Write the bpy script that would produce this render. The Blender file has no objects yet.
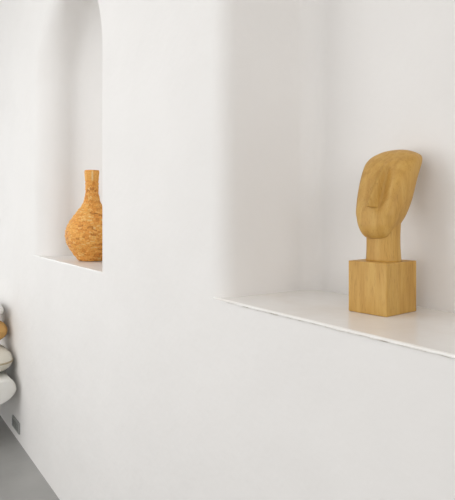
import bpy, bmesh, math, random
from math import sin, cos, pi, radians, sqrt
from mathutils import Vector, noise
import mathutils.geometry as geo
random.seed(7)
C = bpy.context.scene.collection

# ------------------------------------------------------------------ materials
def new_mat(name):
    m = bpy.data.materials.new(name); m.use_nodes = True
    nt = m.node_tree; b = nt.nodes['Principled BSDF']
    return m, nt, b
def N(nt, t, **kw):
    n = nt.nodes.new(t)
    for k, v in kw.items():
        if k in n.inputs: n.inputs[k].default_value = v
        else: setattr(n, k, v)
    return n
def ramp(nt, fac, stops):
    r = nt.nodes.new('ShaderNodeValToRGB')
    e = r.color_ramp.elements
    while len(e) < len(stops): e.new(0.5)
    for i, (p, c) in enumerate(stops):
        e[i].position = p; e[i].color = (*c, 1)
    nt.links.new(fac, r.inputs['Fac']); return r
def coords(nt, scale=(1,1,1)):
    tc = nt.nodes.new('ShaderNodeTexCoord'); mp = nt.nodes.new('ShaderNodeMapping')
    mp.inputs['Scale'].default_value = scale
    nt.links.new(tc.outputs['Object'], mp.inputs['Vector']); return mp.outputs['Vector']
def noise_mat(name, stops, scale=6, rough=.8, bump=.1, bscale=40, stretch=(1,1,1), dist=.01, detail=5, bstretch=None):
    m, nt, b = new_mat(name)
    v = coords(nt, stretch)
    n = N(nt, 'ShaderNodeTexNoise', Scale=scale, Detail=detail); nt.links.new(v, n.inputs['Vector'])
    r = ramp(nt, n.outputs['Fac'], stops); nt.links.new(r.outputs['Color'], b.inputs['Base Color'])
    n2 = N(nt, 'ShaderNodeTexNoise', Scale=bscale, Detail=4)
    nt.links.new(coords(nt, bstretch) if bstretch else v, n2.inputs['Vector'])
    bp = N(nt, 'ShaderNodeBump', Strength=bump, Distance=dist)
    nt.links.new(n2.outputs['Fac'], bp.inputs['Height']); nt.links.new(bp.outputs['Normal'], b.inputs['Normal'])
    b.inputs['Roughness'].default_value = rough
    return m
M = {}
M['plaster'] = noise_mat('white plaster', [(.3, (.815,.795,.775)), (.7, (.84,.82,.80))], 2.5, .75, .25, 5, dist=.03)
M['slab'] = noise_mat('polished lime slab', [(.3, (.82,.78,.735)), (.5, (.85,.825,.795)), (.72, (.87,.855,.83))], 7, .24, .12, 14, dist=.006)
M['sill'] = noise_mat('smooth white sill', [(.3, (.80,.785,.76)), (.7, (.84,.83,.81))], 5, .32, .1, 14, dist=.005)
M['grout'] = noise_mat('chipped seam', [(.40, (.74,.72,.69)), (.52, (.62,.585,.54)), (.60, (.40,.36,.31)), (.68, (.72,.69,.66))], 26, .8, .3, 90, dist=.003)
M['floor'] = noise_mat('grey concrete', [(.3, (.30,.295,.285)), (.7, (.37,.365,.35))], 3, .42, .1, 30)
M['ceil'] = noise_mat('ceiling white', [(.3, (.78,.775,.76)), (.7, (.81,.80,.79))], 3, .8, .1, 20)
M['vent'] = noise_mat('grey plate', [(.3, (.27,.275,.26)), (.7, (.34,.345,.33))], 20, .5, .05, 60)
M['vent_dark'] = noise_mat('dark slot', [(.3, (.20,.205,.19)), (.7, (.24,.245,.23))], 20, .6, .05, 60)
M['cream'] = noise_mat('cream cloth', [(.3, (.66,.62,.53)), (.7, (.74,.71,.63))], 14, .9, .35, 140, dist=.003)
M['white_cloth'] = noise_mat('off white cloth', [(.3, (.74,.725,.68)), (.7, (.79,.78,.745))], 10, .9, .3, 160, dist=.003)
M['gold'] = noise_mat('gold cloth', [(.3, (.50,.27,.075)), (.7, (.66,.39,.13))], 16, .7, .35, 120, dist=.003)
M['brown'] = noise_mat('brown trim cloth', [(.3, (.36,.29,.19)), (.7, (.52,.44,.31))], 40, .85, .3, 150, dist=.003)
M['legwood'] = noise_mat('pale leg wood', [(.3, (.45,.30,.15)), (.7, (.55,.38,.2))], 20, .5, .1, 60, (6,6,1))

def oak(name, lo, mid, hi):
    m, nt, b = new_mat(name)
    v = coords(nt, (1,1,.13))
    n1 = N(nt, 'ShaderNodeTexNoise', Scale=46, Detail=6, Roughness=.6, Distortion=.4); nt.links.new(v, n1.inputs['Vector'])
    r1 = ramp(nt, n1.outputs['Fac'], [(.30, lo), (.50, mid), (.72, hi)])
    # fine dark pores, long in the grain direction
    v2 = coords(nt, (1,1,.10))
    n2 = N(nt, 'ShaderNodeTexNoise', Scale=380, Detail=2); nt.links.new(v2, n2.inputs['Vector'])
    r2 = ramp(nt, n2.outputs['Fac'], [(.30, (.78,.73,.64)), (.42, (1,1,1))])
    mx = nt.nodes.new('ShaderNodeMix'); mx.data_type = 'RGBA'; mx.blend_type = 'MULTIPLY'
    mx.inputs['Factor'].default_value = .8
    nt.links.new(r1.outputs['Color'], mx.inputs['A']); nt.links.new(r2.outputs['Color'], mx.inputs['B'])
    nt.links.new(mx.outputs['Result'], b.inputs['Base Color'])
    bp = N(nt, 'ShaderNodeBump', Strength=.18, Distance=.002)
    nt.links.new(n1.outputs['Fac'], bp.inputs['Height']); nt.links.new(bp.outputs['Normal'], b.inputs['Normal'])
    b.inputs['Roughness'].default_value = .5
    return m
M['oak'] = oak('honey oak', (.43,.222,.040), (.53,.298,.064), (.60,.37,.10))

def chips():
    m, nt, b = new_mat('bark chips')
    at = nt.nodes.new('ShaderNodeAttribute'); at.attribute_name = 'chip'
    r = ramp(nt, at.outputs['Fac'], [(0, (.46,.16,.02)), (.2, (.78,.31,.045)), (.5, (.88,.43,.085)), (.8, (.92,.52,.14)), (1, (.92,.64,.28))])
    n = N(nt, 'ShaderNodeTexNoise', Scale=90, Detail=5); nt.links.new(coords(nt, (1,1,2.5)), n.inputs['Vector'])
    r2 = ramp(nt, n.outputs['Fac'], [(.3, (.72,.66,.6)), (.6, (1,1,1))])
    mx = nt.nodes.new('ShaderNodeMix'); mx.data_type = 'RGBA'; mx.blend_type = 'MULTIPLY'; mx.inputs['Factor'].default_value = .8
    nt.links.new(r.outputs['Color'], mx.inputs['A']); nt.links.new(r2.outputs['Color'], mx.inputs['B'])
    nt.links.new(mx.outputs['Result'], b.inputs['Base Color'])
    bp = N(nt, 'ShaderNodeBump', Strength=.5, Distance=.003)
    nt.links.new(n.outputs['Fac'], bp.inputs['Height']); nt.links.new(bp.outputs['Normal'], b.inputs['Normal'])
    b.inputs['Roughness'].default_value = .55
    return m
M['chips'] = chips()

# ------------------------------------------------------------------ helpers
def link(name, bm, mat, parent=None, smooth=False, loc=None, rotz=0):
    me = bpy.data.meshes.new(name)
    bm.normal_update(); bm.to_mesh(me); bm.free()
    if smooth:
        for p in me.polygons: p.use_smooth = True
    me.materials.append(mat)
    o = bpy.data.objects.new(name, me); C.objects.link(o)
    if parent: o.parent = parent
    if loc: o.location = loc
    o.rotation_euler = (0, 0, rotz)
    return o
def thing(name, label, cat, loc, rotz=0, group=None):
    o = bpy.data.objects.new(name, None); C.objects.link(o)
    o.empty_display_size = .05
    o.location = loc; o.rotation_euler = (0, 0, rotz)
    o['label'] = label; o['category'] = cat
    if group: o['group'] = group
    return o
def struct(name, bm, mat, label=None, **k):
    o = link(name, bm, mat, **k); o['kind'] = 'structure'
    if label: o['label'] = label
    return o
def add_box(bm, x0, x1, y0, y1, z0, z1, bevel=0, seg=2):
    r = bmesh.ops.create_cube(bm, size=1)
    for v in r['verts']:
        v.co = Vector(((x0+x1)/2 + v.co.x*(x1-x0), (y0+y1)/2 + v.co.y*(y1-y0), (z0+z1)/2 + v.co.z*(z1-z0)))
    if bevel:
        es = list({e for v in r['verts'] for e in v.link_edges})
        bmesh.ops.bevel(bm, geom=es, offset=bevel, segments=seg, profile=.5, affect='EDGES')
def loft(bm, rings, cap0=True, cap1=True):
    vs = [[bm.verts.new(p) for p in r] for r in rings]
    n = len(vs[0])
    for a, b in zip(vs, vs[1:]):
        for i in range(n):
            j = (i+1) % n
            try: bm.faces.new((a[i], a[j], b[j], b[i]))
            except ValueError: pass
    if cap0: bm.faces.new(list(reversed(vs[0])))
    if cap1: bm.faces.new(vs[-1])
    return vs

# ------------------------------------------------------------------ place dimensions
EYE = 1.5
D = .875                    # eye to niche wall; wall face is y = 0, recess goes to +y
LEDGE = 1.246               # top of the ledge under the sculpture
SILL = 1.238                # top of the sill under the vase
WX0, WX1 = -7.0, 2.6        # room length
CEIL = 3.3
YO = -3.6                   # opposite wall

# ------------------------------------------------------------------ niche wall
def niche_outline(x0, x1, z0, zs, n=28, corner=None):
    """outline points and outward normals; arch when corner is None, else rounded top corners"""
    pts = []
    # bottom edge, left to right (normals down)
    for i in range(13):
        t = i/12; pts.append((x0+(x1-x0)*t, z0, 0, -1))
    # right side up
    for i in range(13):
        t = i/12; pts.append((x1, z0+(zs-z0)*t, 1, 0))
    r = (x1-x0)/2 if corner is None else corner
    for i in range(1, n):
        a = pi/2*i/n; pts.append((x1-r+r*cos(a), zs+r*sin(a), cos(a), sin(a)))
    for i in range(0, n):
        a = pi/2+pi/2*i/n; pts.append((x0+r+r*cos(a), zs+r*sin(a), cos(a), sin(a)))
    for i in range(13):
        t = i/12; pts.append((x0, zs+(z0-zs)*t, -1, 0))
    return pts
def build_niche(bm, outl, depth, front, back, K=12, side=None):
    side = side or back
    """front(nx,nz,x,z)->fillet radius at the mouth; back = inner corner radius"""
    rings = []
    cx = sum(p[0] for p in outl)/len(outl)
    for k in range(K+1):
        a = pi/2*k/K; ring = []
        for (x, z, nx, nz) in outl:
            R = front(nx, nz)
            ring.append(Vector((x + nx*R*(1-sin(a)), R*(1-cos(a)), z + nz*R*(1-sin(a)))))
        rings.append(ring)
    for k in range(1, 5):
        t = k/5; ring = []
        for (x, z, nx, nz) in outl:
            R = front(nx, nz); y0 = R; y1 = depth-back
            ring.append(Vector((x, y0+(y1-y0)*t, z)))
        rings.append(ring)
    for k in range(K+1):
        a = pi/2*k/K
        ring = []
        for (x, z, nx, nz) in outl:
            B = side if nz > -.5 else 0.0
            ring.append(Vector((x - nx*B*(1-cos(a)), depth-back+back*sin(a), z - nz*B*(1-cos(a)))))
        rings.append(ring)
    vs = loft(bm, rings, cap0=False, cap1=True)
    return [v for v in vs[0]]
bm = bmesh.new()
# big niche: far jamb x=-1.33, runs on past the frame to the right
big = niche_outline(-1.33, .75, LEDGE-.006, 2.35, corner=.38)
r0 = build_niche(bm, big, .36, lambda nx, nz: 0 if nz < -.5 else .058, .075)
# small arched niche
small = niche_outline(-3.20, -2.27, SILL-.0055, EYE+.70)
SB = .17
def sfront(nx, nz):
    if nz < -.5: return 0
    return .016 + .145*max(0, -nx)**1.3
r1 = build_niche(bm, small, .34, sfront, SB, side=.43)
# flat face around the two mouths
def loop2d(ring):
    out = []
    for v in ring:
        p = Vector((v.co.x, v.co.z))
        if not out or (p-out[-1][0]).length > 1e-5: out.append((p, v))
    if (out[0][0]-out[-1][0]).length < 1e-5: out.pop()
    return out
rect = []
nx_, nz_ = 40, 14
for i in range(nx_): rect.append(Vector((WX0+(WX1-WX0)*i/nx_, 0)))
for i in range(nz_): rect.append(Vector((WX1, CEIL*i/nz_)))
for i in range(nx_): rect.append(Vector((WX1-(WX1-WX0)*i/nx_, CEIL)))
for i in range(nz_): rect.append(Vector((WX0, CEIL-CEIL*i/nz_)))
la, lb = loop2d(r0), loop2d(r1)
co = rect + [p for p, v in la] + [p for p, v in lb]
nr, na, nb = len(rect), len(la), len(lb)
edges = [(i, (i+1) % nr) for i in range(nr)]
edges += [(nr+i, nr+(i+1) % na) for i in range(na)]
edges += [(nr+na+i, nr+na+(i+1) % nb) for i in range(nb)]
res = geo.delaunay_2d_cdt(co, edges, [], 0, 1e-6)
def inside(p, poly):
    c = False; n = len(poly)
    for i in range(n):
        a, b = poly[i], poly[(i+1) % n]
        if (a.y > p.y) != (b.y > p.y) and p.x < (b.x-a.x)*(p.y-a.y)/(b.y-a.y)+a.x: c = not c
    return c
pa, pb = [p for p, v in la], [p for p, v in lb]
nv = [bm.verts.new((p.x, 0, p.y)) for p in res[0]]
for f in res[2]:
    c = sum((res[0][i] for i in f), Vector((0, 0)))/len(f)
    if inside(c, pa) or inside(c, pb): continue
    try: bm.faces.new([nv[i] for i in f])
    except ValueError: pass
bmesh.ops.remove_doubles(bm, verts=bm.verts, dist=2e-5)
# thickness behind the face so the wall is a solid body
y = .55
q = [bm.verts.new(p) for p in ((WX0, y, 0), (WX1, y, 0), (WX1, y, CEIL), (WX0, y, CEIL))]
bm.faces.new(q)
bmesh.ops.recalc_face_normals(bm, faces=bm.faces)
wall = struct('wall_right', bm, M['plaster'], 'white plaster wall with two recessed niches')
for p in wall.data.polygons: p.use_smooth = True
bpy.context.view_layer.objects.active = wall
wall.data.set_sharp_from_angle(angle=radians(38))

# ------------------------------------------------------------------ ledge slab + seam, sill
def slab(name, x0, x1, top, depth, thick, over, label, seed, mat='slab'):
    bm = bmesh.new()
    nx, ny = 90, 8
    g = []
    for i in range(nx+1):
        x = x0+(x1-x0)*i/nx
        wob = .0022*noise.noise(Vector((x*6, seed, 0))) + .0012*noise.noise(Vector((x*31, seed, 3)))
        row = [Vector((x, -over+wob, top-thick)), Vector((x, -over+wob*.6, top-.004)), Vector((x, -over+.0015+wob*.6, top-.0012)), Vector((x, -over+.005+wob, top))]
        for j in range(1, ny+1):
            row.append(Vector((x, .006+(depth-.006)*j/ny, top)))
        row.append(Vector((x, depth, top-thick)))
        g.append([bm.verts.new(p) for p in row])
    m = len(g[0])
    for i in range(nx):
        for j in range(m):
            k = (j+1) % m
            bm.faces.new((g[i][j], g[i][k], g[i+1][k], g[i+1][j]))
    bm.faces.new(g[0]); bm.faces.new(list(reversed(g[-1])))
    bmesh.ops.recalc_face_normals(bm, faces=bm.faces)
    return struct(name, bm, M[mat], label, smooth=False)
slab('trim_1', -1.375, .79, LEDGE, .362, .0065, .0001, 'polished pale ledge slab of the large niche', 1)
slab('trim_2', -3.375, -2.262, SILL, .345, .0060, .0001, 'polished pale sill slab of the arched niche', 5, 'sill')
# thin worn seam line just below the ledge edge
bm = bmesh.new()
prev = None
n = 240
for i in range(n+1):
    x = -1.30+(2.05)*i/n
    z = LEDGE-.0065+.0018*noise.noise(Vector((x*9, 0, 0)))+.0014*noise.noise(Vector((x*40, 2, 0)))
    h = max(.0003, .0006+.0011*noise.noise(Vector((x*18, 5, 0)))+.0008*noise.noise(Vector((x*70, 9, 0))))
    a = [bm.verts.new(p) for p in ((x, -.0006, z-h), (x, -.0022, z-h*.4), (x, -.0022, z+h*.4), (x, -.0006, z+h))]
    if prev:
        for j in range(3): bm.faces.new((prev[j], a[j], a[j+1], prev[j+1]))
    prev = a
struct('trim_3', bm, M['grout'], 'chipped seam line along the ledge edge')

# ------------------------------------------------------------------ rest of the room
bm = bmesh.new(); add_box(bm, WX0-.2, WX1+.2, YO-.2, .6, -.1, 0); struct('floor', bm, M['floor'])
bm = bmesh.new()
SX0, SX1, SY0, SY1 = -4.0, -.6, -2.5, -1.0                # unseen ceiling opening, added to let in overhead fill light
add_box(bm, WX0-.2, SX0, YO-.2, .6, CEIL, CEIL+.1); add_box(bm, SX1, WX1+.2, YO-.2, .6, CEIL, CEIL+.1)
add_box(bm, SX0, SX1, YO-.2, SY0, CEIL, CEIL+.1); add_box(bm, SX0, SX1, SY1, .6, CEIL, CEIL+.1)
struct('ceiling', bm, M['ceil'])
bm = bmesh.new()
WIN = [(-4.6, -1.9, .25, 2.75), (-.9, 1.2, .9, 2.5)]     # openings in the wall opposite the niches
xs = [WX0-.2, WIN[0][0], WIN[0][1], WIN[1][0], WIN[1][1], WX1+.2]
for a, b in ((0, 1), (2, 3), (4, 5)): add_box(bm, xs[a], xs[b], YO-.2, YO, 0, CEIL)
for (a, b, c, d) in WIN:
    add_box(bm, a, b, YO-.2, YO, 0, c); add_box(bm, a, b, YO-.2, YO, d, CEIL)
struct('wall_left', bm, M['plaster'])
for k, (a, b, c, d) in enumerate(WIN):
    bm = bmesh.new(); t = .05
    for (u0, u1, w0, w1) in ((a, a+t, c, d), (b-t, b, c, d), (a+t, b-t, c, c+t), (a+t, b-t, d-t, d), ((a+b)/2-t/2, (a+b)/2+t/2, c+t, d-t)):
        add_box(bm, u0, u1, YO-.13, YO-.07, w0, w1)
    struct('window_%d' % (k+1), bm, M['ceil'])
bm = bmesh.new()
add_box(bm, WX0-.2, WX0, YO, -2.6, 0, CEIL); add_box(bm, WX0-.2, WX0, -.9, 0, 0, CEIL); add_box(bm, WX0-.2, WX0, -2.6, -.9, 2.6, CEIL)
struct('wall_back', bm, M['plaster'])
bm = bmesh.new()
add_box(bm, WX1, WX1+.2, YO, -2.9, 0, CEIL); add_box(bm, WX1, WX1+.2, -.3, 0, 0, CEIL)
add_box(bm, WX1, WX1+.2, -2.9, -.3, 0, 1.3); add_box(bm, WX1, WX1+.2, -2.9, -.3, 3.1, CEIL)
struct('wall_front', bm, M['plaster'])

# ------------------------------------------------------------------ sculpture
def camw(X, Z):             # position right of / ahead of the eye -> floor plan
    c, s = cos(radians(34)), sin(radians(34))
    return (s*X - c*Z, c*X + s*Z - D)
bx, by = camw(.387, 1.391)
sc = thing('head_sculpture', 'honey coloured oak sculpture of a stylised head with long nose on a cube plinth', 'sculpture', (bx, by, LEDGE), radians(10))
rz = radians(-4.2)
bm = bmesh.new(); add_box(bm, -.0565, .0565, -.0570, .073, 0.0002, .1285, .0022, 3)
link('plinth', bm, M['oak'], sc, rotz=rz)
# neck: squared oval column, slightly waisted
bm = bmesh.new(); rings = []
NN = 64
def sup(a, b, n, N_, cx=0, cy=0, z=0):
    out = []
    for i in range(N_):
        t = 2*pi*i/N_
        c, s_ = cos(t), sin(t)
        out.append(Vector((cx+a*math.copysign(abs(c)**(2/n), c), cy+b*math.copysign(abs(s_)**(2/n), s_), z)))
    return out
for k in range(25):
    t = k/24; z = .127+t*.12
    w = .0440-.0022*sin(pi*min(1, t*1.2))
    rings.append(sup(w, w*.70, 2.7, NN, .006, .004-.003*t, z))
loft(bm, rings)
link('neck', bm, M['oak'], sc, smooth=True)
# head: horizontal sections (height, half width, half depth, forward offset of centre)
H = [(.1835,.010,.007,.015),(.1858,.024,.017,.014),(.1915,.0335,.0270,.0125),(.2030,.0415,.0365,.0110),(.2187,.0490,.0450,.0070),
 (.2338,.055,.0510,.0002),(.2515,.060,.0575,-.0067),(.2847,.066,.0582,-.0206),(.3131,.069,.0556,-.0312),
 (.3392,.071,.0528,-.0421),(.3605,.0725,.0500,-.0533),(.3766,.0730,.0470,-.0636),(.3876,.0710,.0425,-.0715),
 (.3961,.0660,.0370,-.0775),(.4027,.0560,.0310,-.0800),(.4080,.0440,.0240,-.0815),(.4120,.0300,.0160,-.0820),(.4141,.0150,.0080,-.0820)]
def cr(p0, p1, p2, p3, t):
    return .5*((2*p1)+(-p0+p2)*t+(2*p0-5*p1+4*p2-p3)*t*t+(-p0+3*p1-3*p2+p3)*t**3)
secs = []
for i in range(len(H)-1):
    q = [H[max(0, i-1)], H[i], H[i+1], H[min(len(H)-1, i+2)]]
    m = max(2, int((H[i+1][0]-H[i][0])/.0012))
    for k in range(m):
        secs.append([cr(*(r[j] for r in q), k/m) for j in range(4)])
secs.append(list(H[-1]))
def sst(a, b, x):
    t = max(0, min(1, (x-a)/(b-a))); return t*t*(3-2*t)
bm = bmesh.new(); rings = []
NH = 260
ztip, ztop = .2660, .3800
for (z, a, b, c) in secs:
    ring = []
    fr = sup(a, b*.92, 3.1, NH, 0, -c, z); bk = sup(a, b, 2.35, NH, 0, -c, z)
    for i_ in range(NH):
        p = fr[i_] if i_ > NH//2 else bk[i_]
        fy = -(p.y + c)                       # forward measure within the section
        if fy > 0 and a > .02:
            # the nose ridge: narrow at the brow, widest and highest at the cut-off tip
            t = (ztop - z)/(ztop-ztip)
            if t > 0:
                under = 1 - sst(1.0, 1.05, t)
                hgt = (.007+.028*min(1, t)**.9)*under*sst(0, .16, t)
                wid = .0058+.0058*min(1, t)
                q = abs(p.x-.0065)/wid
                prof = max(0, 1-max(0, q-.10)/.90)          # two flat flanks meeting in a narrow ridge
                p.y -= hgt*prof
                # eye hollows beside the bridge, fading out over the cheek
                hol = .0085*sst(.0, .3, t)*(1-sst(.75, 1.25, t))*sst(.5, 1.0, q)*(1-sst(1.1, 4.2, q))
                p.y += hol
        ring.append(p)
    rings.append(ring)
loft(bm, rings)
link('head', bm, M['oak'], sc, smooth=True)

# ------------------------------------------------------------------ vase
V = [(0,.066),(.004,.070),(.012,.077),(.03,.092),(.06,.112),(.09,.127),(.12,.1345),(.145,.135),(.17,.1295),(.20,.117),(.225,.100),(.25,.082),(.27,.066),(.285,.054),(.30,.0455),(.32,.0385),(.345,.0345),(.38,.0325),(.42,.0335),(.45,.0355),(.468,.037),(.474,.0365)]
VS = 1.0
def prof(z):
    for i in range(len(V)-1):
        if V[i][0] <= z <= V[i+1][0]:
            q = [V[max(0, i-1)][1], V[i][1], V[i+1][1], V[min(len(V)-1, i+2)][1]]
            return cr(*q, (z-V[i][0])/(V[i+1][0]-V[i][0]))
    return V[-1][1]
vx, vy = camw((92-227.5)/550*2.90, 2.90)
va = thing('bottle_vase', 'orange brown bottle vase of bark chips, round bellied, in the arched niche', 'vase', (vx, vy, SILL))
bm = bmesh.new()
NA, NZ = 360, 300
HT = V[-1][0]
rows = []; z = 0
while z < HT:
    h = random.uniform(.005, .012) if z < .40 else .09
    rows.append((z, min(HT+.001, z+h))); z += h
cells = []
for (z0, z1) in rows:
    r = prof(min(HT, (z0+z1)/2)); c = []; a = random.uniform(0, .3); st = a
    L = (.009, .030) if z0 < .40 else (.007, .014)
    while a < st+2*pi:
        da = random.uniform(*L)/max(r, .03); c.append((a, a+da, random.random(), random.uniform(-1, 1), random.uniform(-.2, .2))); a += da
    cells.append((st, c))
grid = []; tint = []
for k in range(NZ+1):
    z = HT*k/NZ; r = prof(z); ring = []
    for i in range(NA):
        th = 2*pi*i/NA
        zz = z + (.009*noise.noise(Vector((cos(th)*5, sin(th)*5, z*16))) if .01 < z < .40 else 0)
        ri = 0
        for ri, (z0, z1) in enumerate(rows):
            if z0 <= zz < z1: break
        st, c = cells[ri]; ta = th
        if ta < st: ta += 2*pi
        cell = c[-1]
        for e in c:
            if e[0] <= ta < e[1]: cell = e; break
        z0, z1 = rows[ri]
        v = (zz-z0)/(z1-z0); u = (ta-cell[0])/(cell[1]-cell[0])
        edge = min(1, 5*min(max(0, v), max(0, 1-v)))*min(1, 7*min(max(0, u), max(0, 1-u)))
        d = (.0007+.0036*cell[2])*edge**.6 + .0014*cell[3]*(v-.5)*edge + .0012*noise.noise(Vector((cos(th)*30*r*10, sin(th)*30*r*10, z*300)))
        d -= .0012
        ring.append(bm.verts.new(((r+d)*cos(th), (r+d)*sin(th), z)))
        tint.append(max(0, min(1, (.18+.75*cell[2])*(.35+.65*edge) + cell[4])))
    grid.append(ring)
for a, b in zip(grid, grid[1:]):
    for i in range(NA):
        j = (i+1) % NA; bm.faces.new((a[i], a[j], b[j], b[i]))
bm.faces.new(list(reversed(grid[0])))
# hollow mouth
inn = [[bm.verts.new((r*cos(2*pi*i/NA), r*sin(2*pi*i/NA), z)) for i in range(NA)] for r, z in ((.027, HT), (.024, HT-.01), (.023, HT-.09))]
tint += [.2]*(NA*3)
for a, b in zip([grid[-1]]+inn, inn):
    for i in range(NA):
        j = (i+1) % NA; bm.faces.new((a[i], a[j], b[j], b[i]))
bm.faces.new(inn[-1])
bm.verts.ensure_lookup_table()
vb = link('body', bm, M['chips'], va, smooth=True)
at = vb.data.attributes.new('chip', 'FLOAT', 'POINT')
at.data.foreach_set('value', tint)
for v in vb.data.vertices: pass
# a dark thin foot
bm = bmesh.new(); loft(bm, [sup(.064, .064, 2, 64, z=.0003), sup(.066, .066, 2, 64, z=.003)])
bpy.data.objects['body'].location.z = .0025
link('foot', bm, M['brown'], va)['label'] = 'dark foot ring'

# ------------------------------------------------------------------ low wall plate
vp = thing('wall_plate', 'small grey rectangular plate low on the white wall just above the floor', 'plate', (-3.78, 0, .095))
bm = bmesh.new(); add_box(bm, -.095, .095, -.010, -.0005, -.036, .036, .003)
link('frame', bm, M['vent'], vp)
for k in range(3):
    bm = bmesh.new(); add_box(bm, -.055+k*.055-.019, -.055+k*.055+.019, -.0125, -.0102, -.022, .022, .001, 1)
    link('socket', bm, M['vent_dark'], vp)

# ------------------------------------------------------------------ sofa against the wall with cushions
sx = -3.66
so = thing('bench', 'off white padded bench with rounded end against the wall at the left edge', 'bench', (sx-.75, -.48, 0))
bm = bmesh.new()
# seat: rounded upholstered block, underside curving up toward the wall
prof_ = []
def arc(cx, cy, rx, rz_, a0, a1, n=10):
    return [(cx+rx*cos(radians(a0+(a1-a0)*i/n)), cy+rz_*sin(radians(a0+(a1-a0)*i/n))) for i in range(n+1)]
prof_ = arc(.40, .355, .055, .078, 0, 90) + arc(-.33, .36, .07, .073, 90, 180) + arc(-.33, .30, .07, .05, 180, 270) + arc(.235, .365, .22, .105, 270, 352)
def extr(bm, pr, x0, x1, rnd=.035, n=6):
    cy = sum(p[0] for p in pr)/len(pr); cz = sum(p[1] for p in pr)/len(pr)
    rings = []
    st = [(x0+rnd*(1-sin(pi/2*k/n)), 1-(1-cos(pi/2*k/n))) for k in range(n, -1, -1)]
    seq = [(x0+rnd*(1-cos(pi/2*k/n)), rnd*(1-sin(pi/2*k/n))) for k in range(n+1)]
    seq += [(x1-a+x0, i) for a, i in reversed(seq)]
    for x, ins in seq:
        r = []
        for (y, z) in pr:
            d = Vector((y-cy, z-cz)); L = d.length; d *= max(.05, (L-ins))/L
            r.append(Vector((x, cy+d.x, cz+d.y)))
        rings.append(r)
    loft(bm, rings)
    bmesh.ops.recalc_face_normals(bm, faces=bm.faces)
extr(bm, prof_, -.75, .76)
link('seat', bm, M['white_cloth'], so, smooth=True)
for lx in (-.62, .45):
    for ly in (-.30, .18):
        bm = bmesh.new(); loft(bm, [sup(.016, .016, 2, 20, lx, ly, 0.0), sup(.022, .022, 2, 20, lx, ly, .27)])
        link('leg', bm, M['legwood'], so)
def cushion(name, label, px_, py_, z, hx, hy, hz, mat, pmat=None, tilt=(0, 0, 0)):
    t = thing(name, label, 'cushion', (px_, py_, z)); t.rotation_euler = [radians(q) for q in tilt]
    bm = bmesh.new(); rings = []; n = 22
    for k in range(1, n):
        ph = -pi/2+pi*k/n
        zc = sin(ph); rr = max(0, cos(ph))**.62
        rings.append([p + Vector((0, 0, hz + hz*zc*(1-.0*0))) for p in sup(hx*rr, hy*rr, 3.4, 96)])
    loft(bm, rings)
    for v in bm.verts:
        q = noise.noise(v.co*9)*.006; v.co.z += q if v.co.z > hz*.6 else 0
    link('cover', bm, mat, t, smooth=True)
    if pmat:
        R_ = sup(hx*.995, hy*.995, 3.4, 96); bm = bmesh.new(); rings = []
        for p in R_:
            nrm = Vector((p.x, p.y, 0)).normalized()
            rings.append([p+nrm*(.006*cos(2*pi*k/10))+Vector((0, 0, hz+.006*sin(2*pi*k/10))) for k in range(10)])
        vsr = loft(bm, rings, False, False)
        for k in range(10): bm.faces.new((vsr[-1][k], vsr[-1][(k+1) % 10], vsr[0][(k+1) % 10], vsr[0][k]))
        link('piping', bm, pmat, t, smooth=True)['label'] = 'brown piping'
    return t
cushion('cushion', 'cream cushion with brown piping, lowest of the stack on the bench', -3.935, -.2, .436, .22, .19, .083, M['cream'], M['brown'])
cushion('cushion', 'gold cushion in the middle of the stack on the bench', -4.10, -.205, .603, .245, .19, .080, M['gold'], tilt=(0, 0, 3))
cushion('cushion', 'off white cushion, topmost of the stack on the bench', -4.13, -.205, .765, .235, .185, .050, M['white_cloth'], tilt=(0, 0, -4))

# ------------------------------------------------------------------ light
w = bpy.data.worlds.new('sky'); bpy.context.scene.world = w; w.use_nodes = True
bgn = w.node_tree.nodes['Background']; bgn.inputs['Color'].default_value = (.93, .96, 1, 1); bgn.inputs['Strength'].default_value = 3.0
def area(name, loc, rot, sx_, sy_, power, col):
    l = bpy.data.lights.new(name, 'AREA'); l.shape = 'RECTANGLE'; l.size = sx_; l.size_y = sy_; l.energy = power; l.color = col
    o = bpy.data.objects.new(name, l); C.objects.link(o); o.location = loc; o.rotation_euler = rot
    return o
k = 1.0
for i, ((a, b, c, d), p) in enumerate(zip(WIN, (90, 16))):
    area('window_daylight', ((a+b)/2, YO-.04, (c+d)/2), (radians(90), 0, 0), b-a-.1, d-c-.1, p, (1, .985, .955))
area('door_daylight', (WX0+.03, -1.75, 1.3), (radians(90), 0, radians(-90)), 1.6, 2.5, 75, (.92, .97, 1))

area('added_overhead_fill', ((SX0+SX1)/2, (SY0+SY1)/2, CEIL+.05), (0, 0, 0), SX1-SX0-.1, SY1-SY0-.1, 37, (1, .99, .97))  # overhead fill lamp, added to brighten the ledge and niche surfaces
area('end_window_daylight', (WX1-.03, -1.6, 2.2), (radians(90), 0, radians(90)), 2.5, 1.7, 86, (1, .975, .94))
# ------------------------------------------------------------------ camera
cam = bpy.data.cameras.new('camera'); co_ = bpy.data.objects.new('camera', cam); C.objects.link(co_)
cam.sensor_fit = 'HORIZONTAL'; cam.sensor_width = 36; cam.lens = 550/455*36
cam.shift_y = -39/455
co_.location = (0, -D, EYE); co_.rotation_euler = (radians(90), 0, radians(90-34))
cam.clip_start = .05
S = bpy.context.scene; S.camera = co_
S.view_settings.view_transform = 'Standard'; S.view_settings.look = 'None'
S.view_settings.exposure = -1.40; S.view_settings.gamma = 1; S.view_settings.use_curve_mapping = False
